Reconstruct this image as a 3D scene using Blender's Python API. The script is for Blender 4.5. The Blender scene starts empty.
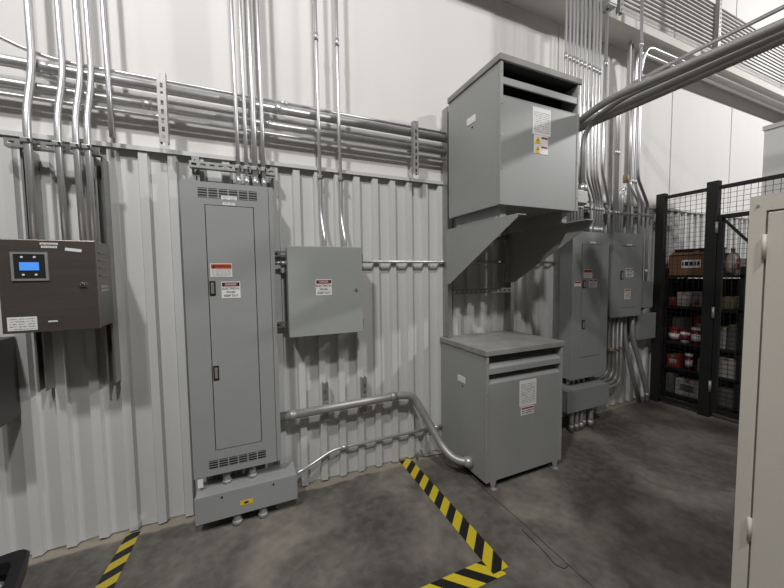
import bpy, bmesh, math, random
from mathutils import Vector, Matrix
random.seed(7)
S = bpy.context.scene
COL = S.collection
PI = math.pi

def lin(r, g, b):
    f = lambda c: (c/255/12.92) if c/255 <= .04045 else ((c/255+.055)/1.055)**2.4
    return (f(r), f(g), f(b), 1)

# ------------------------------------------------------------------ materials
MATS = {}
def mat(name, rgb, rough=.5, metal=0., noise=None, bump=None, emit=None, spec=.5, coord='Object'):
    """noise = (scale, amount, stretch) multiplies the colour; bump = (scale, strength)"""
    m = bpy.data.materials.new(name); m.use_nodes = True
    nt = m.node_tree; N = nt.nodes; L = nt.links
    b = N['Principled BSDF']
    c = lin(*rgb)
    b.inputs['Base Color'].default_value = c
    b.inputs['Roughness'].default_value = rough
    b.inputs['Metallic'].default_value = metal
    b.inputs['Specular IOR Level'].default_value = spec
    if noise or bump:
        tc = N.new('ShaderNodeTexCoord'); mp = N.new('ShaderNodeMapping')
        L.new(tc.outputs[coord], mp.inputs[0])
        if noise: mp.inputs['Scale'].default_value = noise[2] if len(noise) > 2 else (1, 1, 1)
    if noise:
        n = N.new('ShaderNodeTexNoise'); n.inputs['Scale'].default_value = noise[0]; n.inputs['Detail'].default_value = 5
        L.new(mp.outputs[0], n.inputs['Vector'])
        r = N.new('ShaderNodeMapRange'); r.inputs['From Min'].default_value = .3; r.inputs['From Max'].default_value = .7
        r.inputs['To Min'].default_value = 1-noise[1]; r.inputs['To Max'].default_value = 1+noise[1]
        L.new(n.outputs[0], r.inputs[0])
        x = N.new('ShaderNodeVectorMath'); x.operation = 'SCALE'; x.inputs[0].default_value = c[:3]
        L.new(r.outputs[0], x.inputs['Scale']); L.new(x.outputs[0], b.inputs['Base Color'])
    if bump:
        n2 = N.new('ShaderNodeTexNoise'); n2.inputs['Scale'].default_value = bump[0]; n2.inputs['Detail'].default_value = 3
        L.new(mp.outputs[0], n2.inputs['Vector'])
        bp = N.new('ShaderNodeBump'); bp.inputs['Strength'].default_value = bump[1]; bp.inputs['Distance'].default_value = .01
        L.new(n2.outputs[0], bp.inputs['Height']); L.new(bp.outputs[0], b.inputs['Normal'])
    if emit:
        b.inputs['Emission Color'].default_value = lin(*emit[0]); b.inputs['Emission Strength'].default_value = emit[1]
    MATS[name] = m
    return m

gray = mat('gray_enamel', (150, 152, 151), .42, noise=(3, .03), bump=(180, .04))
gray_box = mat('light_gray_enamel', (156, 159, 156), .42, noise=(3, .03), bump=(180, .04))
gray_tr = mat('transformer_gray', (151, 152, 150), .45, noise=(2.5, .05), bump=(150, .05))
gray_top = mat('dusty_gray', (142, 141, 136), .6, noise=(7, .16))
gray_shaded = mat('shaded_gray_enamel', (74, 72, 71), .5, noise=(4, .08))  # dark gray deepened to carry the stainless cabinet's shadow on the box below
gray_dk = mat('dark_gray_enamel', (138, 140, 140), .45, noise=(3, .04))
black = mat('black_powder_coat', (30, 29, 29), .5, noise=(5, .1))
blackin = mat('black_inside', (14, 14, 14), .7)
galv = mat('galvanized_steel', (204, 204, 204), .34, .68, noise=(9, .07, (1, 1, .2)))
galv_dk = mat('dull_galvanized_steel', (170, 168, 166), .48, .55, noise=(9, .12))
strutm = mat('strut_steel', (165, 165, 163), .42, .75, noise=(12, .1))
steel = mat('brushed_stainless', (136, 127, 121), .33, .8, noise=(3, .08, (1, 1, 14)))
steel_shaded = mat('shaded_stainless', (126, 122, 117), .42, .7, noise=(3, .08))  # stainless darkened to paint the shaded side of the cabinet
chrome = mat('chrome', (215, 215, 215), .15, 1.)
brassy = mat('nickel_latch', (150, 145, 132), .35, .3)
linerm = mat('white_liner_paint', (203, 203, 201), .42, noise=(1.5, .03), coord='Object')
upper = mat('white_wall_paint', (219, 216, 213), .7, noise=(.9, .025, (2, 1, .4)))
greywall = mat('gray_wall_paint', (128, 126, 124), .8, noise=(1, .04))
soff = mat('ledge_paint', (205, 202, 196), .7, noise=(2, .04))
tan = mat('beige_enamel', (202, 196, 185), .5, noise=(1.5, .03), bump=(120, .05))
lgrey = mat('pale_gray_enamel', (232, 231, 228), .6, noise=(1.5, .03))
white = mat('white_sticker', (226, 225, 222), .5)
orange = mat('orange_print', (196, 74, 36), .5)
red = mat('red_print', (150, 52, 52), .5)
yellow = mat('yellow_print', (225, 190, 30), .5)
ink = mat('black_ink', (28, 26, 26), .6)
screen = mat('blue_screen', (70, 130, 215), .3, emit=((70, 128, 205), .75))
cardb = mat('brown_cardboard', (122, 88, 58), .8, noise=(6, .08))  # this and the following shelf-item colours are darkened for the dim cage
carton_w = mat('white_carton', (150, 144, 138), .7, noise=(6, .06))
carton_r = mat('red_carton', (122, 34, 36), .6, noise=(6, .08))
carton_t = mat('tan_carton', (112, 98, 72), .75, noise=(6, .1))
carton_g = mat('gray_carton', (82, 80, 77), .75, noise=(6, .1))
plastic_bag = mat('clear_wrap', (160, 150, 144), .35, noise=(14, .2))
red_cap = mat('red_plastic', (122, 28, 32), .4)
plastic = mat('black_plastic', (24, 24, 26), .42, bump=(60, .1))
lbrown = mat('beige_fitting', (168, 148, 118), .6)

def stripes(name, ca, cb, axis, period, duty, rough=.5, noise=0.):
    """two-colour stripes along the direction `axis` in object space"""
    m = bpy.data.materials.new(name); m.use_nodes = True
    nt = m.node_tree; N = nt.nodes; L = nt.links; b = N['Principled BSDF']; b.inputs['Roughness'].default_value = rough
    tc = N.new('ShaderNodeTexCoord'); d = N.new('ShaderNodeVectorMath'); d.operation = 'DOT_PRODUCT'
    d.inputs[1].default_value = axis; L.new(tc.outputs['Object'], d.inputs[0])
    q = N.new('ShaderNodeMath'); q.operation = 'DIVIDE'; q.inputs[1].default_value = period; L.new(d.outputs['Value'], q.inputs[0])
    f = N.new('ShaderNodeMath'); f.operation = 'FRACT'; L.new(q.outputs[0], f.inputs[0])
    g = N.new('ShaderNodeMath'); g.operation = 'LESS_THAN'; g.inputs[1].default_value = duty; L.new(f.outputs[0], g.inputs[0])
    fac = g.outputs[0]
    if noise:
        n = N.new('ShaderNodeTexNoise'); n.inputs['Scale'].default_value = noise; n.inputs['Detail'].default_value = 1
        L.new(tc.outputs['Object'], n.inputs['Vector'])
        t = N.new('ShaderNodeMath'); t.operation = 'GREATER_THAN'; t.inputs[1].default_value = .45; L.new(n.outputs[0], t.inputs[0])
        u = N.new('ShaderNodeMath'); u.operation = 'MULTIPLY'; L.new(t.outputs[0], u.inputs[0]); L.new(fac, u.inputs[1]); fac = u.outputs[0]
    x = N.new('ShaderNodeMix'); x.data_type = 'RGBA'; L.new(fac, x.inputs[0])
    x.inputs[6].default_value = lin(*ca); x.inputs[7].default_value = lin(*cb); L.new(x.outputs[2], b.inputs['Base Color'])
    return m
tape_a = stripes('hazard_stripe_a', (205, 184, 40), (24, 23, 22), (.707, -.707, 0), .104, .5)
tape_b = stripes('hazard_stripe_b', (212, 190, 40), (24, 23, 22), (.707, .707, 0), .104, .5)
tape_c = stripes('hazard_stripe_c', (176, 158, 48), (24, 23, 22), (.52, -.85, 0), .11, .5)
louver = stripes('louver_slots', (132, 134, 133), (22, 22, 22), (0, 0, 1), .0155, .62)
fine = stripes('fine_print', (222, 221, 218), (150, 148, 146), (0, 0, 1), .0125, .42, noise=140)
fine_big = stripes('bold_print', (218, 216, 213), (58, 56, 55), (0, 0, 1), .0165, .5, noise=95)

def floor_mat():
    m = bpy.data.materials.new('concrete'); m.use_nodes = True
    nt = m.node_tree; N = nt.nodes; L = nt.links; b = N['Principled BSDF']
    tc = N.new('ShaderNodeTexCoord')
    def noise(sc, det=6, dist=0.):
        n = N.new('ShaderNodeTexNoise'); n.inputs['Scale'].default_value = sc; n.inputs['Detail'].default_value = det
        n.inputs['Distortion'].default_value = dist; L.new(tc.outputs['Object'], n.inputs['Vector']); return n.outputs[0]
    def math_(op, a, bb, cl=False):
        x = N.new('ShaderNodeMath'); x.operation = op; x.use_clamp = cl
        for i, v in ((0, a), (1, bb)):
            if isinstance(v, (int, float)): x.inputs[i].default_value = v
            else: L.new(v, x.inputs[i])
        return x.outputs[0]
    def ramp(src, stops):
        r = N.new('ShaderNodeValToRGB'); e = r.color_ramp.elements
        e[0].position, e[0].color = stops[0][0], lin(*stops[0][1]); e[1].position, e[1].color = stops[-1][0], lin(*stops[-1][1])
        for p, c in stops[1:-1]:
            q = e.new(p); q.color = lin(*c)
        L.new(src, r.inputs[0]); return r.outputs[0]
    def mix(f, a, c):
        x = N.new('ShaderNodeMix'); x.data_type = 'RGBA'
        if isinstance(f, (int, float)): x.inputs[0].default_value = f
        else: L.new(f, x.inputs[0])
        for i, v in ((6, a), (7, c)):
            if isinstance(v, tuple): x.inputs[i].default_value = v
            else: L.new(v, x.inputs[i])
        return x.outputs[2]
    c1 = ramp(noise(1.4, 7, .3), [(.36, (66, 63, 59)), (.5, (98, 93, 86)), (.62, (140, 133, 122))])
    c2 = ramp(noise(17, 8, .3), [(.36, (66, 63, 60)), (.64, (122, 118, 111))])
    c = mix(.3, c1, c2)
    stain = math_('MULTIPLY', math_('SUBTRACT', noise(2.4, 3, 1.2), .56, True), 3.2, True)
    c = mix(stain, c, lin(74, 71, 68))
    sep = N.new('ShaderNodeSeparateXYZ'); L.new(tc.outputs['Object'], sep.inputs[0])
    # pale dusty strip at the foot of the wall sheet
    wob = math_('MULTIPLY', math_('SUBTRACT', noise(6, 3), .5), .08)
    strip = math_('MULTIPLY', math_('ADD', math_('ADD', sep.outputs['Y'], .085), wob), 40., True)
    c = mix(math_('MULTIPLY', strip, .75), c, lin(160, 150, 134))
    # saw-cut joint
    j = math_('ABSOLUTE', math_('ADD', math_('SUBTRACT', sep.outputs['X'], 1.565), math_('MULTIPLY', math_('SUBTRACT', noise(1.3, 3), .5), .12)), 0)
    joint = math_('LESS_THAN', j, .003)
    c = mix(joint, c, lin(45, 42, 40))
    L.new(c, b.inputs['Base Color'])
    rr = N.new('ShaderNodeMapRange'); L.new(noise(5, 4), rr.inputs[0]); rr.inputs['To Min'].default_value = .45; rr.inputs['To Max'].default_value = .8
    L.new(rr.outputs[0], b.inputs['Roughness'])
    bp = N.new('ShaderNodeBump'); bp.inputs['Strength'].default_value = .12; bp.inputs['Distance'].default_value = .01
    L.new(noise(40, 6), bp.inputs['Height']); L.new(bp.outputs[0], b.inputs['Normal'])
    return m
concrete = floor_mat()

# ------------------------------------------------------------------ mesh helpers
def box(bm, x0, x1, y0, y1, z0, z1, bev=0.):
    r = bmesh.ops.create_cube(bm, size=1)
    vs = r['verts']
    bmesh.ops.scale(bm, vec=(abs(x1-x0), abs(y1-y0), abs(z1-z0)), verts=vs)
    bmesh.ops.translate(bm, vec=((x0+x1)/2, (y0+y1)/2, (z0+z1)/2), verts=vs)
    if bev:
        es = list({e for v in vs for e in v.link_edges})
        bmesh.ops.bevel(bm, geom=es, offset=bev, segments=2, affect='EDGES', profile=.5)
    return bm

def prism(bm, pts, vec):
    """closed polygon pts (3-D) extruded by vec"""
    a = [bm.verts.new(p) for p in pts]; b = [bm.verts.new(Vector(p)+Vector(vec)) for p in pts]
    n = len(pts)
    bm.faces.new(a); bm.faces.new(b[::-1])
    for i in range(n): bm.faces.new((a[i], b[i], b[(i+1) % n], a[(i+1) % n]))
    bmesh.ops.recalc_face_normals(bm, faces=bm.faces)
    return bm

def fillet(pts, r, n=6):
    P = [Vector(p) for p in pts]; out = [P[0]]
    for i in range(1, len(P)-1):
        a, b, c = P[i-1], P[i], P[i+1]
        la, lc = (a-b).length, (c-b).length
        d = min(r, la*.48, lc*.48)
        p, q = b+(a-b).normalized()*d, b+(c-b).normalized()*d
        for k in range(n+1):
            t = k/n
            out.append(p*(1-t)**2+b*2*t*(1-t)+q*t*t)
    out.append(P[-1])
    return out

def tube(bm, pts, r, fil=.08, sides=12, n=6):
    P = fillet(pts, fil, n) if fil and len(pts) > 2 else [Vector(p) for p in pts]
    t0 = (P[1]-P[0]).normalized()
    u = t0.orthogonal().normalized(); rings = []
    for i, p in enumerate(P):
        t = (P[min(i+1, len(P)-1)]-P[max(i-1, 0)]).normalized()
        u = (u-t*u.dot(t)).normalized(); v = t.cross(u)
        rings.append([bm.verts.new(p+(u*math.cos(2*PI*k/sides)+v*math.sin(2*PI*k/sides))*r) for k in range(sides)])
    for a, b in zip(rings, rings[1:]):
        for k in range(sides):
            f = bm.faces.new((a[k], a[(k+1) % sides], b[(k+1) % sides], b[k])); f.smooth = True
    bm.faces.new(rings[0][::-1]); bm.faces.new(rings[-1])
    return bm

def loc_of(o):
    v = Vector((0, 0, 0))
    while o: v = v+o.location; o = o.parent
    return v

def obj(name, bm, m, parent=None, loc=None, label=None):
    """vertices of bm are in world space; the object's origin is set to loc (or its parent's)"""
    base = Vector(loc) if loc is not None else (loc_of(parent) if parent else Vector((0, 0, 0)))
    bmesh.ops.translate(bm, vec=-base, verts=bm.verts)
    me = bpy.data.meshes.new(name); bm.to_mesh(me); bm.free()
    for x in (m if isinstance(m, (list, tuple)) else [m]): me.materials.append(x)
    o = bpy.data.objects.new(name, me); COL.objects.link(o)
    if parent:
        o.parent = parent; o.location = base-loc_of(parent)
    else: o.location = base
    if label: o['label'] = label
    return o

def B(*a, **k): return box(bmesh.new(), *a, **k)
def tag(o, label, cat, group=None):
    o['label'] = label; o['category'] = cat
    if group: o['group'] = group
    return o
def thing(name, label, cat, loc, group=None):
    o = bpy.data.objects.new(name, None); COL.objects.link(o); o.location = loc; o.empty_display_size = .1
    return tag(o, label, cat, group)
def struct(name, bm, m):
    o = obj(name, bm, m); o['kind'] = 'structure'; return o

def cyl(bm, p, q, r, sides=12): return tube(bm, [p, q], r, 0, sides)
def at_axis(pts, k, val):
    for a, b in zip(pts, pts[1:]):
        if min(a[k], b[k]) <= val <= max(a[k], b[k]) and a[k] != b[k]:
            t = (val-a[k])/(b[k]-a[k])
            p = Vector(a).lerp(Vector(b), t); d = (Vector(b)-Vector(a)).normalized()
            return p, d
    return Vector(pts[0]), (Vector(pts[1])-Vector(pts[0])).normalized()
def conduit(name, label, pts, r, fil=.1, m=None, group=None, couplings=(), straps=(), axis=2, sides=12, cat='conduit'):
    m = m or galv
    o = tag(obj(name, tube(bmesh.new(), pts, r, fil, sides), m, loc=pts[0]), label, cat, group)
    for c in couplings:
        p, d = at_axis(pts, axis, c)
        obj('coupling', cyl(bmesh.new(), p-d*.026, p+d*.026, r+.0035, sides), m, o)
    for c in straps:
        p, d = at_axis(pts, axis, c)
        w = r+.006
        bm = bmesh.new()
        if axis == 2: box(bm, p.x-w, p.x+w, p.y-w, p.y+w, p.z-.012, p.z+.012, .003)
        else: box(bm, p.x-.012, p.x+.012, p.y-w, p.y+w, p.z-w, p.z+w, .003)
        s = obj('pipe_clamp', bm, strutm, o)
        bm = bmesh.new()
        cyl(bm, (p.x+w*.6, p.y-w-.007, p.z), (p.x+w*.6, p.y-w+.002, p.z), .006, 8)
        obj('clamp_bolt', bm, chrome, s)
    return o

def strut_bm(length, slots=True, w=.041, d=.041, slot=.028, pitch=.05):
    """slotted channel along +Z from 0 to length, slotted face at y = -d facing -y, open towards +y"""
    bm = bmesh.new(); t = .003; h = w/2
    if slots:
        sw = .007; z = 0; zs = [0]
        while z+pitch <= length:
            zs += [z+(pitch-slot)/2, z+(pitch+slot)/2]; z += pitch
        zs.append(length)
        xs = [-h, -sw, sw, h]
        V = {}
        def v(i, j, k):
            key = (i, j, k)
            if key not in V: V[key] = bm.verts.new((xs[i], -d+(t if k else 0), zs[j]))
            return V[key]
        nz = len(zs)
        hole = lambda i, j: i == 1 and j % 2 == 1 and j < nz-2
        for j in range(nz-1):
            for i in range(3):
                if hole(i, j):
                    bm.faces.new((v(i, j, 0), v(i+1, j, 0), v(i+1, j, 1), v(i, j, 1))); bm.faces.new((v(i, j+1, 0), v(i, j+1, 1), v(i+1, j+1, 1), v(i+1, j+1, 0)))
                    bm.faces.new((v(i, j, 0), v(i, j, 1), v(i, j+1, 1), v(i, j+1, 0))); bm.faces.new((v(i+1, j, 0), v(i+1, j+1, 0), v(i+1, j+1, 1), v(i+1, j, 1)))
                else:
                    bm.faces.new((v(i, j, 0), v(i, j+1, 0), v(i+1, j+1, 0), v(i+1, j, 0))); bm.faces.new((v(i, j, 1), v(i+1, j, 1), v(i+1, j+1, 1), v(i, j+1, 1)))
        # sides, sharing the face's edge loops is not needed: sides overlap the face edge
        box(bm, -h, -h+t, -d+.0005, 0, 0, length); box(bm, h-t, h, -d+.0005, 0, 0, length)
    else:
        box(bm, -h, h, -d, -d+t, 0, length); box(bm, -h, -h+t, -d+.0005, 0, 0, length); box(bm, h-t, h, -d+.0005, 0, 0, length)
    box(bm, -h+t, -h+t+.006, -t, 0, 0, length); box(bm, h-t-.006, h-t, -t, 0, 0, length)
    return bm
def strut(name, label, p, length, horiz=False, slots=True, face=1, w=.041, d=.041, m=None, parent=None, cat='strut channel', group=None):
    """p = lower end (or left end if horizontal) on the mounting plane; face=-1 turns the open side to the room"""
    bm = strut_bm(length, slots, w, d)
    if face == -1:
        bmesh.ops.rotate(bm, verts=bm.verts, matrix=Matrix.Rotation(PI, 3, 'Z'), cent=(0, 0, 0))
        bmesh.ops.translate(bm, vec=(0, -d, 0), verts=bm.verts)
    if horiz: bmesh.ops.rotate(bm, verts=bm.verts, matrix=Matrix.Rotation(PI/2, 3, 'Y'), cent=(0, 0, 0))
    bmesh.ops.translate(bm, vec=p, verts=bm.verts)
    if parent: return obj(name, bm, m or strutm, parent)
    return tag(obj(name, bm, m or strutm, loc=p), label, cat, group)

def frame_bm(x0, x1, z0, z1, hx0, hx1, hz0, hz1, y0, y1):
    """plate between y0 (front) and y1 with a rectangular hole"""
    bm = bmesh.new()
    R = lambda y, q: [bm.verts.new(c) for c in ((q[0], y, q[2]), (q[1], y, q[2]), (q[1], y, q[3]), (q[0], y, q[3]))]
    o, h = (x0, x1, z0, z1), (hx0, hx1, hz0, hz1)
    fo, fh, bo, bh = R(y0, o), R(y0, h), R(y1, o), R(y1, h)
    for i in range(4):
        j = (i+1) % 4
        bm.faces.new((fo[i], fo[j], fh[j], fh[i])); bm.faces.new((bo[j], bo[i], bh[i], bh[j]))
        bm.faces.new((fo[j], fo[i], bo[i], bo[j])); bm.faces.new((fh[i], fh[j], bh[j], bh[i]))
    bmesh.ops.recalc_face_normals(bm, faces=bm.faces)
    return bm

def text(parent, body, x, z, y, size, m, align='CENTER', name='lettering', rot=None, sx=1.):
    c = bpy.data.curves.new('t', 'FONT'); c.body = body; c.size = size; c.align_x = align; c.align_y = 'CENTER'; c.extrude = .0003
    t = bpy.data.objects.new('t', c); COL.objects.link(t)
    bpy.context.view_layer.update()
    me = bpy.data.meshes.new_from_object(t.evaluated_get(bpy.context.evaluated_depsgraph_get()))
    bpy.data.objects.remove(t); bpy.data.curves.remove(c)
    bm = bmesh.new(); bm.from_mesh(me); bpy.data.meshes.remove(me)
    bmesh.ops.scale(bm, vec=(sx, 1, 1), verts=bm.verts)
    R = Matrix.Rotation(PI/2, 3, 'X')
    bmesh.ops.rotate(bm, verts=bm.verts, matrix=R, cent=(0, 0, 0))
    if rot is not None: bmesh.ops.rotate(bm, verts=bm.verts, matrix=rot, cent=(0, 0, 0))
    return bm, (x, y, z), m, name, parent
def put_text(*a, **k):
    bm, p, m, name, parent = text(*a, **k)
    bmesh.ops.translate(bm, vec=p, verts=bm.verts)
    return obj(name, bm, m, parent)

def screw(parent, x, y, z, r=.006, m=None, normal='y'):
    bm = bmesh.new()
    if normal == 'y': cyl(bm, (x, y-.004, z), (x, y+.002, z), r, 8)
    else: cyl(bm, (x-.004, y, z), (x+.002, y, z), r, 8)
    return obj('screw', bm, m or galv_dk, parent)

def sticker(parent, x0, x1, z0, z1, y, name='warning_label', head=None, word=None, lines=None, hh=.25, big=False, label=None, border=None):
    """flat label on a surface facing -y; head material over the upper share hh"""
    o = obj(name, B(x0, x1, y-.0016, y+.001, z0, z1), border or white, parent, label=label)
    w, h = x1-x0, z1-z0
    yy = y-.0024
    zt = z1-h*.05
    if head:
        obj('header', B(x0+w*.04, x1-w*.04, yy, y-.001, zt-h*hh, zt), ink if word and head is red else head, o)
        if word and head is red: obj('header_plate', B(x0+w*.14, x1-w*.14, yy-.0002, y-.001, zt-h*hh*.92, zt-h*hh*.08), head, o)
        if word: put_text(o, word, (x0+x1)/2+(w*.08 if head is orange else 0), zt-h*hh/2, yy-.0005, h*hh*(.8 if head is orange else .72), ink if head is orange else white, sx=.92 if head is orange else .85)
        if head is orange:
            bm = bmesh.new(); q = h*hh*.36; cx, cz = x0+w*.15, zt-h*hh/2
            prism(bm, [(cx-q, yy-.0003, cz-q*.8), (cx+q, yy-.0003, cz-q*.8), (cx, yy-.0003, cz+q)], (0, -.0005, 0)); obj('warning_triangle', bm, ink, o)
        zt -= h*hh
    if lines:
        n = len(lines); step = (zt-z0-h*.06)/n
        for i, t in enumerate(lines):
            put_text(o, t, (x0+x1)/2, zt-step*(i+.5)-h*.02, yy-.0002, step*.8, ink)
    else:
        obj('printed_text', B(x0+w*.07, x1-w*.07, yy+.0004, y-.001, z0+h*.07, zt-h*.05), fine_big if big else fine, o)
    return o

def latch(parent, x0, x1, z0, z1, y):
    o = obj('latch', B(x0, x1, y-.006, y+.001, z0, z1, bev=.002), ink, parent, label='recessed latch in a black frame')
    w = x1-x0
    obj('latch_paddle', B(x0+w*.25, x1-w*.22, y-.010, y-.005, z0+.012, z1-.012, bev=.002), brassy, o)
    return o

# ------------------------------------------------------------------ the setting
XL, XR, YF, ZC = -6., 13., -9., 7.
struct('floor', B(XL, XR, YF, .3, -.1, 0), concrete)
struct('wall_back', B(XL, XR, .012, .3, 0, ZC), upper)
struct('wall_front', B(XL, XR, YF-.2, YF, 0, ZC), greywall)
struct('wall_left', B(XL-.2, XL, YF, .3, 0, ZC), greywall)
struct('wall_right', B(XR, XR+.2, YF, .3, 0, ZC), greywall)
struct('ceiling', B(XL, XR, YF, .3, ZC, ZC+.2), greywall)
# ribbed white sheet on the lower wall
ZT = 2.378
bm = bmesh.new(); prof = []
k = -40
while True:
    xr = .389+.151*k
    if xr > XR-.3: break
    if xr > XL+.2:
        prof += [(xr-.064, .004), (xr-.054, -.028), (xr-.009, -.028), (xr, .004)]
    k += 1
a = [bm.verts.new((x, y, .012+.006*math.sin(x*9)*math.sin(x*23))) for x, y in prof]; b = [bm.verts.new((x, y, ZT)) for x, y in prof]
for i in range(len(prof)-1): bm.faces.new((a[i], a[i+1], b[i+1], b[i]))
ra = [bm.verts.new((x, .012, .02)) for x, y in (prof[0], prof[-1])]; rb = [bm.verts.new((x, .012, ZT)) for x, y in (prof[0], prof[-1])]
bm.faces.new([ra[0]]+a[:1]+b[:1]+[rb[0]]); bm.faces.new([a[-1], ra[1], rb[1], b[-1]])
struct('wall_back_liner', bm, linerm)
# folded flashing along the top of the sheet
bm = bmesh.new()
prism(bm, [(XL, .012, ZT+.030), (XL, -.040, ZT+.016), (XL, -.040, ZT-.010), (XL, -.036, ZT-.010), (XL, -.036, ZT+.010), (XL, .012, ZT+.010)], (XR-XL, 0, 0))
struct('trim_1', bm, linerm)
# white ledge high on the wall
ZL = 4.10
bm = bmesh.new()
prism(bm, [(XL, .012, ZL+.02), (XL, -.19, ZL+.02), (XL, -.19, ZL), (XL, -.275, ZL), (XL, -.275, ZL+.085), (XL, .012, ZL+.085)], (XR-XL, 0, 0))
struct('trim_2', bm, soff)
for i, x in enumerate((-2.4, .5, 3.0, 5.02, 6.5, 8.0)):     # sheet seams of the upper wall
    struct('trim_%d' % (i+3), B(x, x+.006, .004, .014, ZT+.03, ZC), upper)

# ------------------------------------------------------------------ far left: stainless cabinet on double strut
NL = 'the stainless cabinet'
strut('strut_channel', 'long vertical dark strut behind the right side of the stainless cabinet', (-.737, -.03, .985), 1.30, slots=False, d=.082, face=-1)
strut('strut_channel', 'long vertical dark strut behind the left half of the stainless cabinet', (-1.04, -.03, .985), 1.30, slots=False, d=.082, face=-1)
strut('strut_channel', 'level strut across the wall sheet top carrying four bent conduits', (-1.10, -.112, 2.30), .385, horiz=True)
sx0, sx1, sz0, sz1, syf, syb = -1.068, -.708, 1.343, 1.79, -.335, -.113
t = thing('control_cabinet', 'stainless steel wall cabinet with a glowing blue display', 'control cabinet', (-.89, -.2, sz0))
obj('enclosure', B(sx0, sx1, syf+.018, syb, sz0, sz1, bev=.004), steel_shaded, t)
d = obj('door', B(sx0-.004, sx1+.004, syf, syf+.017, sz0-.004, sz1+.003, bev=.004), steel, t)
p = obj('display_panel', frame_bm(-1.022, -.888, 1.593, 1.731, -1.012, -.898, 1.603, 1.721, syf-.007, syf+.002), galv_dk, t)
obj('bezel', B(-1.013, -.897, syf-.004, syf+.002, 1.602, 1.722), ink, p)
obj('screen', B(-.992, -.922, syf-.0065, syf-.002, 1.643, 1.682), screen, p)
for x, z in ((-.982, 1.707), (-.936, 1.707), (-.980, 1.622), (-.934, 1.622)):
    obj('button', cyl(bmesh.new(), (x, syf-.007, z), (x, syf-.002, z), .005, 10), white, p)
sticker(t, -.915, -.848, 1.768, 1.778, syf, 'name_strip', label='narrow white name strip')
sticker(t, -.911, -.852, 1.752, 1.763, syf, 'name_strip', label='narrow white name strip')
bm = B(-.822, -.758, syf-.0016, syf+.001, 1.737, 1.752)
bmesh.ops.rotate(bm, verts=bm.verts, matrix=Matrix.Rotation(.12, 3, 'Y'), cent=(-.79, syf, 1.745)); obj('name_strip', bm, white, t, label='crooked torn white strip')
sticker(t, -1.052, -.945, 1.352, 1.418, syf, 'rating_label', label='white rating label with fine print')
sticker(t, -.904, -.869, 1.386, 1.393, syf, 'name_strip')
bm = tube(bmesh.new(), [(-.775, syf-.012, 1.566), (-.768, syf-.016, 1.576), (-.755, syf-.016, 1.577), (-.748, syf-.012, 1.566)], .0035, .006, 8)
obj('latch_ring', bm, chrome, t); obj('latch_keyway', cyl(bmesh.new(), (-.762, syf-.006, 1.565), (-.762, syf+.003, 1.565), .010), chrome, t)
for i, z in enumerate((1.74, 1.70, 1.66, 1.62)):
    bm = bmesh.new(); prism(bm, [(sx1, -.285, z), (sx1+.008, -.285, z-.008), (sx1, -.285, z-.008)], (0, .10, 0)); obj('louver', bm, steel_shaded, t)
for z in (1.55, 1.53):
    obj('vent_band', B(sx1-.001, sx1+.003, -.285, -.185, z, z+.012), galv_dk, t)
obj('mounting_rail', B(-.98, -.74, -.135, -.112, sz1, sz1+.012), galv_dk, t)
cl = [('outermost of four bent conduits entering the stainless cabinet top', [(-.981, -.12, 4.9), (-.983, -.12, 2.708), (-.988, -.2, 2.429), (-.99, -.2, 1.79)]),
      ('second bent conduit from the left entering the stainless cabinet top', [(-.880, -.12, 4.9), (-.861, -.12, 2.7), (-.871, -.2, 2.424), (-.867, -.2, 1.79)]),
      ('third bent conduit from the left entering the stainless cabinet top', [(-.805, -.12, 4.9), (-.787, -.12, 2.703), (-.799, -.2, 2.424), (-.795, -.2, 1.79)]),
      ('innermost of four bent conduits entering the stainless cabinet top', [(-.754, -.12, 4.9), (-.741, -.12, 2.70), (-.751, -.2, 2.418), (-.75, -.2, 1.79)])]
for i, (l, pts) in enumerate(cl):
    conduit('conduit', l, pts, .0145 if i else .0165, .1, group='conduits into the stainless cabinet', straps=(2.30,))
conduit('conduit', 'straight thin conduit ending behind the wall sheet top right of the bent ones', [(-.689, -.12, 4.9), (-.668, -.12, 2.70), (-.666, -.12, 2.396)], .0125, .05)

# dark enclosure at the far left, lower
t = thing('junction_box', 'dark wall box below and left of the stainless cabinet', 'junction box', (-1.3, -.13, .87))
obj('body', B(-1.6, -1.17, -.24, -.03, .845, 1.29, bev=.006), gray_shaded, t)
obj('cover', B(-1.605, -1.165, -.252, -.239, .84, 1.295, bev=.004), gray_shaded, t)
screw(t, -1.185, -.252, 1.06, .009); screw(t, -1.185, -.252, .93, .007)

# ------------------------------------------------------------------ horizontal conduits on the upper wall
conduit('conduit', 'topmost thin horizontal conduit sweeping upward at its left end', [(-2.2, -.075, 3.9), (-1.45, -.075, 3.03), (-1.0, -.075, 2.784), (-.6, -.075, 2.784), (1.578, -.075, 2.784)], .0105, .35, couplings=(.28,), axis=0)
conduit('conduit', 'thickest horizontal conduit along the wall above the ribbed sheet', [(XL+.1, -.078, 2.736), (1.578, -.078, 2.736)], .029, 0, couplings=(.25, -.95), axis=0, sides=20)
conduit('conduit', 'second thickest horizontal conduit, under the thickest one', [(XL+.1, -.072, 2.628), (1.578, -.072, 2.628)], .022, 0, couplings=(.17, -.5), axis=0, sides=20)
conduit('conduit', 'lowest thin horizontal conduit of the bank above the ribbed sheet', [(XL+.1, -.06, 2.572), (1.578, -.06, 2.572)], .0115, 0, couplings=(-.45,), axis=0)
for x, l in ((-.412, 'upright slotted strut holding the horizontal conduits left of the tall panel'), (1.263, 'upright slotted strut holding the horizontal conduits near the raised transformer')):
    strut('slotted_strut', l, (x, -.112, 2.395), .405, w=.045, m=galv_dk)

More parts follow.
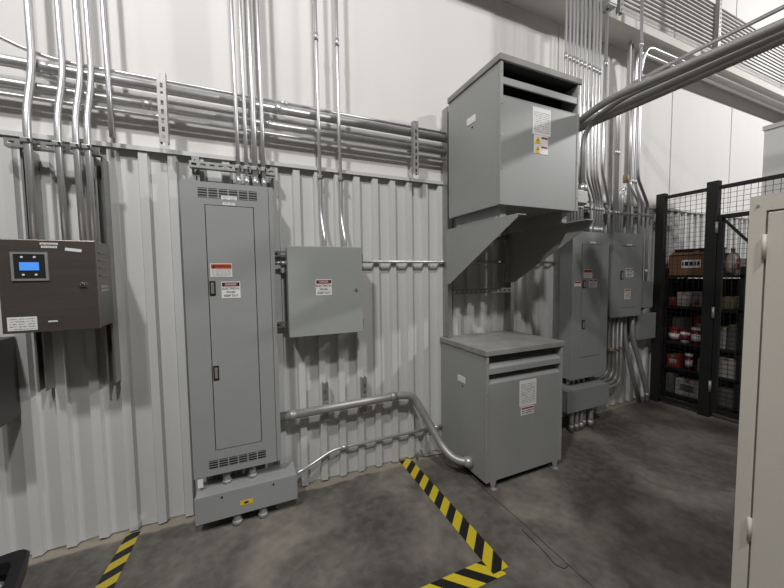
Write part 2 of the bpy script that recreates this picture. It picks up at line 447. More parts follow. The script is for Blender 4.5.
# ------------------------------------------------------------------ electrical panels
def panel(label, x0, x1, z0, z1, yb, yf, door, vents=(), seam=None, m=gray, loc=None):
    t = thing('electrical_panel', label, 'electrical panel', ((x0+x1)/2, (yb+yf)/2, z0))
    obj('enclosure', B(x0+.003, x1-.003, yf+.014, yb, z0+.003, z1-.003, bev=.003), m, t)
    dx0, dx1, dz0, dz1 = door; g = .0045
    xc = seam or x1
    obj('cover', frame_bm(x0, xc-(.002 if seam else 0), z0, z1, dx0, dx1, dz0, dz1, yf, yf+.013), m, t)
    obj('gap_shade', B(dx0-.004, dx1+.004, yf+.0135, yf+.016, dz0-.004, dz1+.004), blackin, t)  # black sheet painting the interior shadow seen through the door gap
    obj('door', B(dx0+g, dx1-g, yf-.002, yf+.012, dz0+g, dz1-g, bev=.0015), m, t)
    if seam: obj('side_trim', B(xc+.002, x1, yf+.001, yf+.013, z0, z1, bev=.001), m, t)
    for (vx0, vx1, vz0, vz1, n) in vents:
        w = (vx1-vx0)/n
        for i in range(n): obj('louver_vent', B(vx0+w*i, vx0+w*i+w*.86, yf-.0015, yf+.002, vz0, vz1), louver, t)
    return t
P1F = -.19
p1 = panel('tall gray panel with two latches above the floor wireway', -.340, .181, .34, 2.178, -.113, P1F, (-.215, .062, .497, 2.042), ((-.247, .092, 2.083, 2.142, 6), (-.253, .090, .385, .437, 6)), seam=.152)
latch(p1, -.207, -.174, 1.484, 1.575, P1F); latch(p1, -.207, -.175, .950, 1.043, P1F)
sticker(p1, -.199, -.077, 1.598, 1.683, P1F-.002, head=orange, word='WARNING', hh=.33, label='white label with orange WARNING header')
sticker(p1, -.142, -.034, 1.465, 1.569, P1F-.002, 'danger_sign', head=red, word='DANGER', lines=('ELECTRICAL', 'PANEL', 'KEEP OUT'), hh=.24, label='white sign with red DANGER header')
sticker(p1, -.122, -.034, 2.077, 2.101, P1F, 'name_strip'); sticker(p1, -.116, -.046, 2.045, 2.061, P1F, 'name_strip')
# framing behind and above the tall panel
strut('strut_channel', 'short level strut above the tall panel holding its four conduits', (-.295, -.071, 2.30), .50, horiz=True)
strut('strut_channel', 'vertical strut showing above the left corner of the tall panel', (-.265, -.03, 2.0), .36, slots=True)
strut('strut_channel', 'vertical strut between the tall panel and the square box', (.12, -.03, .2), 2.1, slots=False)
strut('strut_channel', 'vertical strut below the left side of the tall panel', (-.265, -.03, .2), .6, slots=True)
al = [('leftmost of four conduits rising from the tall panel', -.020, .0125), ('second of four conduits rising from the tall panel', .029, .0125),
      ('thickest of four conduits rising from the tall panel', .080, .0175), ('rightmost of four conduits rising from the tall panel', .132, .0125)]
for l, x, r in al:
    pts = [(x-.012 if x < .1 else x-.012, -.135, 4.9), (x, -.135, 2.7), (x, -.135, 2.17)]
    conduit('conduit', l, pts, r, .1, group='conduits into the tall panel', straps=(2.30,), couplings=(2.215,))

# wireway under the tall panel
w = thing('wireway', 'long low gray wireway on the floor pipes under the tall panel', 'wireway', (-.03, -.16, .085))
obj('trough', B(-.331, .269, -.24, -.072, .085, .248, bev=.003), gray, w)
obj('cover', B(-.335, .273, -.252, -.241, .078, .251, bev=.003), gray, w)
obj('name_plate', B(-.083, -.008, -.2545, -.251, .135, .162), yellow, w, label='small yellow plate')
obj('printed_mark', B(-.060, -.034, -.2552, -.254, .143, .156), ink, bpy.data.objects['name_plate'])
for x in (-.185, .12): screw(w, x, -.252, .222, .006, ink)
for x in (-.16, -.004):
    conduit('conduit', 'left short conduit stub between tall panel and wireway' if x < -.1 else 'right short conduit stub between tall panel and wireway', [(x, -.14, .246), (x, -.14, .342)], .023, 0, sides=18, m=galv_dk, group='stubs between tall panel and wireway')
    o = bpy.context.scene.collection.objects[-1]
    obj('locknut', cyl(bmesh.new(), (x, -.14, .247), (x, -.14, .272), .029, 14), galv_dk, o)
    xx = x+.055
    c = conduit('conduit', 'left thick conduit from the floor into the wireway bottom' if x < -.1 else 'right thick conduit from the floor into the wireway bottom', [(xx, -.215, .0), (xx, -.215, .086)], .024, 0, sides=18, m=galv_dk, group='floor conduits under the wireway')
    obj('floor_collar', cyl(bmesh.new(), (xx, -.215, 0), (xx, -.215, .032), .031, 14), galv_dk, c)
tag(obj('mounting_plate', B(-.322, -.292, -.185, -.175, .275, .337), white, loc=(-.31, -.18, .25)), 'small white plate left of the gap under the tall panel', 'plate')

# square box right of the tall panel
t = thing('disconnect_box', 'square gray wall box with a danger sign', 'electrical box', (.51, -.15, 1.19))
obj('enclosure', B(.262, .766, -.212, -.072, 1.195, 1.795, bev=.004), gray_box, t)
obj('door', B(.255, .772, -.232, -.213, 1.187, 1.799, bev=.003), gray_box, t)
sticker(t, .436, .547, 1.464, 1.574, -.232, 'danger_sign', head=red, word='DANGER', lines=('ELECTRICAL', 'PANEL', 'KEEP OUT'), hh=.22, label='white sign with red DANGER header')
c = obj('quarter_turn_lock', cyl(bmesh.new(), (.722, -.237, 1.496), (.722, -.230, 1.496), .012, 14), galv_dk, t); obj('lock_slot', B(.720, .724, -.2385, -.2365, 1.487, 1.505), ink, c)
for z in (1.72, 1.25): obj('hinge', B(.772, .786, -.215, -.185, z-.03, z+.03, bev=.003), gray_dk, t)
for z in (1.255, 1.755):
    strut('slotted_strut', 'level strut behind the square box, %s one' % ('lower' if z < 1.5 else 'upper'), (.17, -.03, z), .62, horiz=True)
bl = [('left of two conduits dropping into the square box', [(.497, -.12, 4.9), (.506, -.12, 2.623), (.518, -.07, 2.35), (.518, -.07, 2.041), (.527, -.14, 1.86), (.527, -.14, 1.79)]),
      ('right of two conduits dropping into the square box', [(.650, -.12, 4.9), (.652, -.12, 2.646), (.671, -.07, 2.35), (.669, -.07, 2.028), (.676, -.14, 1.86), (.676, -.14, 1.79)])]
for l, pts in bl: conduit('conduit', l, pts, .0125, .07, couplings=(3.25,), straps=(2.31,), group='conduits into the square box')
conduit('conduit', 'thin level conduit from the square box to the far tall panel', [(.765, -.05, 1.704), (3.02, -.05, 1.704)], .012, 0, couplings=(.80, 1.57), axis=0)
conduit('conduit', 'short thin conduit in the gap between tall panel and square box', [(.17, -.085, 1.69), (.262, -.085, 1.69)], .012, 0, couplings=(.24,), axis=0)

# big lower conduit to the floor transformer
conduit('conduit', 'thick bent conduit running from the tall panel down into the floor transformer', [(.178, -.105, .606), (1.13, -.105, .615), (1.24, -.105, .59), (1.335, -.16, .40), (1.41, -.29, .20), (1.46, -.40, .135), (1.566, -.475, .135)], .0315, .13, m=galv_dk, sides=20, couplings=(.27, 1.06), axis=0)
o = COL.objects[-3]
obj('end_connector', cyl(bmesh.new(), (1.515, -.44, .135), (1.563, -.472, .135), .039, 18), galv, bpy.data.objects['conduit.015'] if False else o)
for x, l in ((.522, 'short slotted strut behind the thick low conduit, beneath the square box lock side'), (.828, 'short slotted strut behind the thick low conduit, right of the square box')):
    strut('slotted_strut', l.replace(', beneath the square box lock side', ', beneath the square box'), (x, -.03, .50), .29)
conduit('conduit', 'thin bent conduit from the wireway end to behind the floor transformer', [(.273, -.11, .165), (.40, -.06, .183), (.57, -.05, .253), (.68, -.05, .256), (1.555, -.05, .25)], .0125, .06, couplings=(.66, 1.5), axis=0)
conduit('ground_lug', 'small ring fitting with a cord at the wall foot near the striped tape', [(1.30, -.055, 0.0), (1.30, -.055, .075), (1.335, -.055, .085), (1.36, -.055, .02), (1.50, -.06, .012), (1.62, -.07, .012)], .009, .03, m=galv_dk, cat='fitting')

# ------------------------------------------------------------------ transformers
def transformer(label, x0, x1, yb, yf, z0, z1, sag=0.):
    t = thing('transformer', label, 'transformer', ((x0+x1)/2, (yb+yf)/2, z0))
    zl = z1-.255                      # top edge of the plain front sheet
    # shell: back, two sides, floor as one folded sheet
    bm = bmesh.new(); s = .012
    prism(bm, [(x0+s, yf+.02, z0), (x0+s, yb, z0), (x1-s, yb, z0), (x1-s, yf+.02, z0), (x1-s-.02, yf+.02, z0), (x1-s-.02, yb-.02, z0), (x0+s+.02, yb-.02, z0), (x0+s+.02, yf+.02, z0)], (0, 0, z1-z0-.03))
    obj('shell', bm, gray_tr, t)
    obj('base_pan', B(x0+s+.021, x1-s-.021, yf+.03, yb-.021, z0+.002, z0+.02), gray_dk, t)
    obj('front_panel', B(x0+.026, x1-.026, yf, yf+.018, z0, zl, bev=.002), gray_tr, t)
    for a, b in ((x0+.012, x0+.034), (x1-.034, x1-.012)):
        obj('corner_post', B(a, b, yf-.004, yf+.019, z0, z1-.03, bev=.002), gray_tr, t)
    # louvres: sloped blades with dark gaps
    def blade(zb, zt, lip):
        bm = bmesh.new(); xa, xb = x0+.035, x1-.035
        prism(bm, [(xa, yf, zb), (xa, yf, zb+lip), (xa, yf+.10, zt), (xa, yf+.104, zt-.004), (xa, yf+.012, zb+lip-.008), (xa, yf+.012, zb)], (xb-xa, 0, 0))
        return bm
    obj('louver_blade', blade(zl+.001, zl+.062, .004), gray_tr, t)
    obj('louver_blade', blade(zl+.076, zl+.180, .042), gray_tr, t)
    obj('core_shadow', B(x0+.04, x1-.04, yf+.13, yb-.06, z0+.05, z1-.04), blackin, t, label='dark core behind the louvres')  # solid black fill painting the shade inside the housing
    obj('slot_shade_sheet', B(x0+.03, x1-.03, yf+.004, yf+.25, z1-.046, z1-.0425), blackin, t)  # black sheet added so the upper louvre slot looks shaded
    obj('top_cover', B(x0, x1, yf-.012, yb+.004, z1-.042, z1, bev=.004), gray_top, t)
    for k in range(5): screw(t, x0+.022, yf-.004, z0+.03+k*(z1-z0-.13)/4)
    for k in range(4): screw(t, x1-.022, yf-.004, z0+.1+k*(z1-z0-.2)/3)
    for k in range(3): screw(t, x0, yf+.11+k*.19, z1-.022, normal='x')
    sticker_side = obj('size_label', B(x0+.0095, x0+.013, yf+.25, yf+.35, z1-.315, z1-.265), white, t)
    screw(t, x0+.012, yf+.285, z1-.345, .007, ink, 'x')
    return t
UX0, UX1, UYF, UYB, UZ0, UZ1 = 1.524, 2.285, -.79, -.20, 2.052, 3.0
t = transformer('gray transformer raised on wall brackets', UX0, UX1, UYB, UYF, UZ0, UZ1)
y = UYF
o = obj('rating_plate', B(1.818, 1.985, y-.002, y+.001, 2.545, 2.725), white, t, label='large white rating plate')
obj('printed_text', B(1.83, 1.975, y-.003, y-.001, 2.56, 2.70), fine, o)
o = obj('warning_label', B(1.832, 1.962, y-.002, y+.001, 2.418, 2.543), white, t, label='white label with two yellow warning triangles')
for z in (2.51, 2.447):
    bm = bmesh.new(); prism(bm, [(1.838, y-.0025, z-.025), (1.892, y-.0025, z-.025), (1.865, y-.0025, z+.026)], (0, -.001, 0)); q = obj('warning_triangle', bm, yellow, o)
    bm = bmesh.new(); prism(bm, [(1.868, y-.0037, z+.008), (1.857, y-.0037, z-.004), (1.866, y-.0037, z-.004), (1.861, y-.0037, z-.018), (1.873, y-.0037, z+.001), (1.865, y-.0037, z+.001)], (0, -.0006, 0))
    obj('header', B(1.90, 1.958, y-.003, y-.001, z+.012, z+.024), red, o); obj('bolt_symbol', bm, ink, o)
# sole channels and feet of the raised transformer
for x in (1.615, 2.20): obj('sole_channel', B(x-.025, x+.025, UYF+.05, UYB-.02, 1.972, UZ0+.001), gray_tr, t)
LX0, LX1, LYF, LYB, LZ0, LZ1 = 1.546, 2.343, -.64, -.04, .06, 1.047
t = transformer('gray transformer standing on the concrete floor', LX0, LX1, LYB, LYF, LZ0, LZ1)
y = LYF
o = obj('rating_plate', B(1.874, 2.045, y-.002, y+.001, .580, .780), white, t, label='large white rating plate')
obj('printed_text', B(1.886, 2.033, y-.003, y-.001, .600, .755), fine, o)
o = obj('warning_label', B(1.888, 2.024, y-.002, y+.001, .508, .574), white, t, label='white warning strip with red print')
obj('header', B(1.895, 2.018, y-.003, y-.001, .555, .568), red, o); obj('printed_text', B(1.895, 2.018, y-.003, y-.001, .513, .552), fine_big, o)
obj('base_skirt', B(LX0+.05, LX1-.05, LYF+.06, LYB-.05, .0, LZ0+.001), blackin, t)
for x in (LX0+.05, LX1-.11):
    for yy in (LYF+.0, LYB-.10):
        bm = bmesh.new()
        prism(bm, [(x, yy, LZ0), (x+.06, yy, LZ0), (x+.042, yy, 0), (x+.018, yy, 0)], (0, .006, 0)); box(bm, x+.012, x+.05, yy-.02, yy+.07, 0, .006)
        obj('foot', bm, gray_tr, t)

# wall brackets and strut frame behind the raised transformer
for bx, inward, l in ((1.562, 1, 'left triangular gray wall bracket under the raised transformer'), (2.272, -1, 'right triangular gray wall bracket under the raised transformer')):
    t = thing('wall_bracket', l, 'bracket', (bx, -.1, 1.51), 'brackets under the raised transformer')
    bm = bmesh.new(); th = .005*inward
    prism(bm, [(bx, -.115, 1.515), (bx, -.115, 1.966), (bx, -.92, 1.966), (bx, -.92, 1.948), (bx, -.165, 1.515)], (th, 0, 0)); obj('web_plate', bm, gray_tr, t)
    obj('top_flange', B(*sorted((bx, bx+.075*inward)), -.92, -.115, 1.966, 1.972), gray_tr, t)
    obj('wall_flange', B(*sorted((bx+.005*inward, bx+.06*inward)), -.116, -.111, 1.515, 1.965), gray_tr, t)
    for yy in (-.30, -.72):
        obj('bolt', cyl(bmesh.new(), (bx+.045*inward, yy, 1.966), (bx+.045*inward, yy, 1.952), .009, 6), galv, t)
        obj('bolt_head', cyl(bmesh.new(), (bx+.008*inward, yy, 1.972), (bx+.008*inward, yy, 1.984), .009, 6), galv, t)
for x, l in ((1.602, 'tall vertical strut behind the left edge of both transformers'), (2.30, 'tall vertical strut behind the right bracket of the raised transformer')):
    strut('strut_channel', l, (x, -.03, 1.052), 1.938, slots=False, d=.082)
strut('slotted_strut', 'level slotted strut crossing the bare wall between the two transformers', (1.626, -.075, 1.443), .652, horiz=True, d=.041, m=gray_dk)
strut('strut_channel', 'level strut behind the brackets just under the raised transformer', (1.626, -.075, 1.93), .652, horiz=True)

# ------------------------------------------------------------------ far panels
P3F = -.26
p3 = panel('far tall gray panel behind the floor transformer above its own wireway', 2.915, 3.453, .525, 2.0, -.112, P3F, (3.045, 3.345, .74, 1.88), m=gray_dk)
sticker(p3, 3.16, 3.245, 1.886, 1.904, P3F, 'name_strip')
sticker(p3, 3.073, 3.199, 1.542, 1.628, P3F-.002, head=orange, word='WARNING', hh=.34, label='white label with orange WARNING header')
sticker(p3, 2.945, 3.041, 1.461, 1.51, P3F, 'warning_label', head=red, hh=.3)
sticker(p3, 3.157, 3.277, 1.446, 1.528, P3F-.002, 'danger_sign', head=red, word='DANGER', hh=.2, big=True)
for z0, z1 in ((1.44, 1.519), (1.03, 1.12)): latch(p3, 3.06, 3.105, z0, z1, P3F)
for x in (2.95, 3.40): strut('strut_channel', 'long vertical strut behind the far tall panel, %s one' % ('wall sheet side' if x < 3 else 'inner'), (x, -.03, .46), 1.84, slots=False, d=.082)
p4 = panel('far short gray panel beside the wire cage above four bent conduits', 3.615, 4.13, 1.10, 2.02, -.07, -.20, (3.76, 4.02, 1.2, 1.88), m=gray_dk)
sticker(p4, 3.845, 3.934, 1.885, 1.903, -.20, 'name_strip')
sticker(p4, 3.838, 3.965, 1.54, 1.635, -.202, 'danger_sign', head=red, word='DANGER', hh=.2, big=True)
sticker(p4, 3.824, 3.926, 1.295, 1.409, -.202, 'warning_label', head=orange, hh=.18, big=True)
latch(p4, 3.746, 3.79, 1.514, 1.608, -.20)
w = thing('wireway', 'short deep gray wireway low under the far tall panel', 'wireway', (3.09, -.2, .235))
obj('trough', B(2.795, 3.395, -.318, -.06, .240, .452, bev=.004), gray_dk, w); obj('cover', B(2.79, 3.40, -.332, -.319, .235, .457, bev=.003), gray_dk, w)
obj('name_plate', B(2.7895, 2.794, -.25, -.19, .36, .39), yellow, w)
for i, x in enumerate((2.97, 3.05, 3.12, 3.20)):
    conduit('conduit', '%s of four short stubs between the far tall panel and its wireway' % ('first', 'second', 'third', 'last')[i], [(x, -.19, .451), (x, -.19, .528)], .016, 0, m=galv_dk, group='stubs above the far wireway')
for i, (x, yy) in enumerate(((2.87, -.12), (2.93, -.12), (2.93, -.27), (3.0, -.27), (3.07, -.27), (3.15, -.24), (3.21, -.27))):
    conduit('conduit', '%s floor conduit under the far wireway counted from the floor transformer' % ('first', 'second', 'third', 'fourth', 'fifth', 'sixth', 'seventh')[i], [(x, yy, .0), (x, yy, .242)], .02 if i < 6 else .026, 0, m=galv_dk, couplings=(.05,), group='floor conduits under the far wireway')
for i, (x, xe) in enumerate(((3.68, 3.625), (3.76, 3.665), (3.83, 3.70), (3.90, 3.74))):
    conduit('conduit', '%s of four bent conduits under the far short panel, counted from the tall panel' % ('first', 'second', 'third', 'last')[i], [(x, -.13, 1.105), (x+.01, -.13, .43-.043*i), (3.398, -.13, .43-.043*i)], .0145, .14, group='bent conduits under the far short panel', straps=(.69+.014*i,), m=galv_dk)
strut('strut_channel', 'short level strut clamping four bent conduits under the far short panel', (3.62, -.075, .70), .38, horiz=True)
tag(obj('wire_connector', B(3.63, 3.68, -.19, -.15, .73, .765, bev=.004), lbrown, loc=(3.66, -.17, .73)), 'small pale fitting beside the four bent conduits', 'fitting')
tag(obj('mounting_plate', B(3.63, 3.78, -.06, -.03, .0, .36, bev=.003), gray_dk, loc=(3.7, -.045, 0)), 'dark upright base plate right of the far wireway', 'plate')
t = thing('junction_box', 'small gray box right of the far short panel, upper of two', 'junction box', (4.3, -.08, 1.17))
obj('body', B(4.20, 4.46, -.13, -.03, 1.175, 1.48, bev=.004), gray_dk, t); obj('cover', B(4.196, 4.464, -.139, -.129, 1.171, 1.484, bev=.002), gray_dk, t)
t = thing('junction_box', 'small dark box beside the cage post, lower of two', 'junction box', (4.3, -.08, .8))
obj('body', B(4.19, 4.52, -.14, -.03, .80, 1.10, bev=.004), gray_dk, t); obj('cover', B(4.186, 4.524, -.149, -.139, .796, 1.104, bev=.002), gray_dk, t)
conduit('conduit', 'short thick pale nipple joining the two small boxes by the cage', [(4.38, -.085, 1.09), (4.38, -.085, 1.18)], .05, 0, sides=18)
conduit('conduit', 'thick offset conduit slanting to the floor from the far short panel', [(4.10, -.13, 1.105), (4.10, -.13, .86), (4.42, -.13, .16), (4.43, -.13, 0)], .026, .12, couplings=(.10,), sides=16, m=galv_dk)
conduit('conduit', 'second thick offset conduit behind the one slanting to the floor', [(4.02, -.09, 1.105), (4.04, -.09, .80), (4.16, -.09, .45), (4.36, -.09, 0)], .022, .15, m=galv_dk)

# ------------------------------------------------------------------ conduits above the far panels
G = 'conduits above the far panels'
ups = [2.70, 2.751, 2.80, 2.844, 2.901, 2.952, 3.01, 3.069, 3.113, 3.16]
row = [2.94, 2.985, 3.03, 3.075, 3.12, 3.262, 3.322, 3.361, 3.40, 3.44]
nth = ('first', 'second', 'third', 'fourth', 'fifth', 'sixth', 'seventh', 'eighth', 'ninth', 'tenth')
for i, (u, r_) in enumerate(zip(ups, row)):
    pts = [(u, -.32, 6.9), (u, -.32, 2.52), (r_, -.185, 2.33), (r_, -.185, 2.0)]
    conduit('conduit', '%s of ten close vertical conduits passing the ledge, counted from the raised transformer' % nth[i], pts, .011, .07, group=G, couplings=(3.54-.004*i, 2.04), straps=(2.25,))
for i, x in enumerate((3.165, 3.21)):
    conduit('conduit', '%s short conduit elbowing sideways behind the raised transformer' % ('lower', 'upper')[i], [(2.345, -.135, 2.50+.05*i), (x, -.135, 2.50+.05*i), (x, -.135, 2.0)], .0145, .07, group=G, straps=(2.25,))
conduit('conduit', 'thin conduit hanging from the small bright box at the ledge', [(3.25, -.32, 4.10), (3.225, -.32, 2.60), (3.648, -.12, 2.33), (3.648, -.12, 2.01)], .0145, .07, group=G, couplings=(3.6,), straps=(2.25,))
for i, (x, z) in enumerate(((3.737, 3.55), (3.778, 3.58))):
    conduit('conduit', '%s conduit curving from the wall out over the floor above the big bundle' % ('lower thin', 'upper thin')[i], [(x, -.12, 2.0), (x, -.12, z-.02), (x+.005*i, -.42, z), (x+.005*i, -7.9, z)], .0145, .16, group='conduits crossing overhead', couplings=(2.9,), straps=(2.25,), sides=16)
for i, x in enumerate((3.826, 3.872)):
    conduit('conduit', '%s conduit hooking sideways to the beige fitting above the far short panel' % ('outer', 'inner')[i], [(x, -.12, 2.0), (x, -.12, 2.50-.06*i), (3.905, -.13, 2.52-.05*i)], .0145, .09, group=G, straps=(2.25,))
conduit('conduit', 'widest pale vertical conduit on the wall above the far short panel', [(3.91, -.13, 4.09), (3.91, -.13, 2.66)], .020, 0, sides=18, m=upper)
tag(obj('conduit_fitting', tube(bmesh.new(), [(3.91, -.13, 2.67), (3.912, -.13, 2.59)], .030, 0, 16), lbrown, loc=(3.91, -.13, 2.6)), 'beige fitting at the foot of the widest pale vertical conduit', 'fitting')
conduit('conduit', 'thin bent conduit below the beige fitting entering the far short panel', [(3.93, -.16, 2.60), (3.935, -.165, 2.54), (4.10, -.17, 2.36), (4.10, -.17, 2.02)], .0145, .07, group=G, straps=(2.25,))
conduit('conduit', 'straight conduit rising to the ledge just right of the widest pale one', [(3.978, -.12, 4.09), (3.978, -.12, 2.02)], .0155, 0, group=G, couplings=(2.6,), straps=(2.25,))
for i, (x, yy, zt, xe, ze) in enumerate(((4.09, -.20, 4.055, 4.261, 1.48), (4.03, -.14, 4.02, 4.05, 2.02))):
    conduit('conduit', '%s of two conduits bending under the ledge and following it to the right' % ('front', 'rear')[i], [(XR-.2, yy, zt), (x, yy, zt), (x, -.13, zt-.3), (x, -.12, 2.56), (xe, -.12, 2.37), (xe, -.12, ze)], .0155, .12, group='conduits under the ledge', couplings=(2.62,), straps=(2.25,))
conduit('conduit', 'conduit crossing in front of the ledge and ending at the upper small box', [(3.665, -.374, 6.9), (3.70, -.374, 2.56), (4.347, -.12, 2.37), (4.347, -.12, 1.48)], .0155, .09, group=G, couplings=(3.86, 1.60), straps=(2.25,))
strut('strut_channel', 'long level strut carrying the row of conduits above the far panels', (2.95, -.064, 2.25), 1.55, horiz=True)
strut('strut_channel', 'long level strut just under the wall sheet top above the far panels', (2.95, -.064, 2.31), 1.55, horiz=True, slots=False)

# big bundle crossing overhead
BG = 'big conduits crossing overhead'
zb = 2.765
conduit('conduit', 'big overhead conduit of the bundle that dips down in view beside the raised transformer', [(2.395, -.735, 2.14), (2.395, -.735, 2.69), (2.40, -1.0, 2.79), (2.40, -1.9, 2.76), (2.40, -7.9, 2.755)], .018, .17, sides=20, group=BG, m=galv_dk)
conduit('conduit', 'topmost big overhead conduit of the bundle, with the brightest curved shoulder', [(2.335, -.63, 2.2), (2.335, -.63, 2.70), (2.33, -.95, 2.79), (2.33, -1.9, 2.735), (2.33, -7.9, 2.725)], .024, .2, sides=20, group=BG, m=galv_dk)
conduit('conduit', 'big overhead conduit in the middle of the bundle', [(2.284, -.40, 2.72), (2.42, -.40, 2.735), (2.465, -.56, 2.77), (2.465, -7.9, 2.765)], .025, .12, sides=20, group=BG, m=galv_dk)
conduit('conduit', 'lowest big overhead conduit of the bundle', [(2.284, -.33, 2.68), (2.46, -.33, 2.70), (2.53, -.52, 2.765), (2.53, -7.9, 2.765)], .025, .12, sides=20, group=BG, m=galv_dk)
t = thing('elbow_box', 'small elbow box on the right edge of the raised transformer', 'fitting', (2.34, -.73, 2.1))
obj('body', B(2.288, 2.42, -.765, -.70, 2.115, 2.225, bev=.012), galv_dk, t); obj('connector', cyl(bmesh.new(), (2.395, -.735, 2.22), (2.395, -.735, 2.27), .034, 16), galv, t)
obj('lid', B(2.30, 2.41, -.772, -.764, 2.125, 2.215, bev=.003), galv_dk, t)
# trapeze strut that carries the bundle, out of the frame to the right
# rack of parallel conduits along the ledge
RG = 'rack conduits above the ledge'
rank = ('lowest', 'second lowest', 'third lowest', 'fourth lowest', 'fifth lowest', 'middle', 'sixth highest', 'fifth highest', 'fourth highest', 'third highest', 'second highest', 'highest')
for i in range(12):
    z = 4.215+.044*i
    o = conduit('conduit', '%s conduit of the parallel rack above the ledge' % rank[i], [(3.41, -.325, z), (XR-.2, -.325, z)], .0105, 0, group=RG, straps=(3.44, 5.16, 8.6), axis=0, m=galv_dk, sides=10)
for x, l in ((3.36, 'hanging slotted strut at the left end of the parallel rack'), (5.13, 'hanging slotted strut farther along the parallel rack'), (8.6, 'far hanging slotted strut near the end of the parallel rack')):
    strut('slotted_strut', l, (x, -.345, 4.06 if x < 4 else 4.19), ZC-4.19, group='rack hanging struts', w=.05)
t = thing('junction_box', 'small bright steel box at the ledge where the rack begins', 'junction box', (3.25, -.32, 4.1))
obj('body', B(3.19, 3.305, -.375, -.285, 4.10, 4.215, bev=.005), galv_dk, t); obj('cover', B(3.205, 3.30, -.381, -.374, 4.115, 4.205, bev=.003), white, t)
for i in range(3):
    z = 4.16+.05*i
    conduit('flexible_conduit', '%s flexible conduit looping from the small bright box to the rack' % ('lowest', 'middle', 'highest')[i], [(3.30, -.30-.025*i, 4.14+.025*i), (3.33, -.30-.025*i, z+.04), (3.37, -.30-.025*i, z+.03), (3.41, -.325, 4.215+.088*i)], .010, .03, m=galv_dk, group='flexible conduits', sides=10)

# ------------------------------------------------------------------ wire cage at the right
CX = 4.6
cage = thing('wire_cage', 'black wire mesh cage partition in front of the storage shelves', 'wire cage', (CX, -.3, 0))
for y0, y1, zt in ((-.175, -.085, 2.52), (-.665, -.565, 2.545), (-2.0, -1.91, 2.5)): obj('post', B(CX-.035, CX+.035, y0, y1, 0, zt, bev=.003), black, cage)
for y0, y1 in ((-.566, -.175), (-1.91, -.665)):
    obj('top_rail', B(CX-.02, CX+.02, y0, y1, 2.455, 2.49), black, cage)
def mesh_bm(y0, y1, z0, z1, x, sp=.0505, r=.0017):
    bm = bmesh.new()
    n = int((y1-y0)/sp)
    for i in range(n+1): box(bm, x-r, x+r, y0+i*sp-r, y0+i*sp+r, z0, z1)
    n = int((z1-z0)/sp)
    for i in range(n+1): box(bm, x-r+.004, x+r+.004, y0, y1, z0+i*sp-r, z0+i*sp+r)
    return bm
obj('mesh_panel', mesh_bm(-.566, -.175, .06, 2.46, CX), black, cage)
obj('mesh_panel', mesh_bm(-1.91, -.665, 2.2, 2.46, CX), black, cage)
obj('bottom_rail', B(CX-.02, CX+.02, -.566, -.175, .04, .075), black, cage)
g = obj('gate', frame_bm(0, 1.22, .06, 2.185, .045, 1.175, .11, 2.14, -.018, .018), black, None, label=None)
bmx = bmesh.new(); bmx.from_mesh(g.data); bmesh.ops.rotate(bmx, verts=bmx.verts, matrix=Matrix.Rotation(-PI/2, 3, 'Z'), cent=(0, 0, 0)); bmesh.ops.translate(bmx, vec=(0, -.668+.3, 0), verts=bmx.verts); bmx.to_mesh(g.data); bmx.free()
g.parent = cage
obj('gate_mesh', mesh_bm(-1.85, -.70, .1, 2.15, CX), black, g)
bm = bmesh.new(); prism(bm, [(CX-.018, -.70, 2.165), (CX-.018, -.70, 2.125), (CX-.018, -1.24, 1.43), (CX-.018, -1.24, 1.47)], (.015, 0, 0)); obj('diagonal_brace', bm, black, g)
for z in (2.05, 1.15, .35): obj('hinge', cyl(bmesh.new(), (CX-.045, -.668, z-.06), (CX-.045, -.668, z+.06), .013, 10), galv_dk, g)

# storage shelving behind the fence
SX0, SX1, SY0, SY1 = 4.84, 5.30, -.80, -.06
sh = thing('shelving_unit', 'dark storage rack behind the wire cage', 'shelving', ((SX0+SX1)/2, (SY0+SY1)/2, 0))
SZ = [.07, .40, .72, 1.17, 1.55]
for x in (SX0, SX1-.035):
    for yy in (SY0, SY1-.035): obj('post', B(x, x+.035, yy, yy+.035, 0, 1.64), black, sh)
obj('shade_end_sheet', B(SX0+.02, SX1, SY1-.004, SY1-.001, .07, 1.5), black, sh)  # added black sheet keeping the rack end dark against the bright wall
obj('shade_backing', B(SX1-.004, SX1, -.62, SY1, .07, 1.5), black, sh)  # added black sheet standing for the darkness behind the shelves
for z in SZ: obj('shelf', B(SX0, SX1, SY0, SY1, z-.03, z, bev=.003), black, sh)
def carton(label, y0, y1, z0, h, m, x0=None, dpt=.3, band=None, group=None, tape=True):
    x0 = SX0+.02 if x0 is None else x0
    t = thing('carton', label, 'box', (x0+dpt/2, (y0+y1)/2, z0), group)
    obj('body', B(x0, x0+dpt, y0, y1, z0, z0+h, bev=.004), m, t)
    if band: obj('printed_label', B(x0-.002, x0+.002, y0+(y1-y0)*.2, y1-(y1-y0)*.2, z0+h*.3, z0+h*.72), band, t)
    if tape: obj('sealing_tape', B(x0-.001, x0+dpt+.001, (y0+y1)/2-.02, (y0+y1)/2+.02, z0+h-.03, z0+h+.001), carton_t, t)
    return t
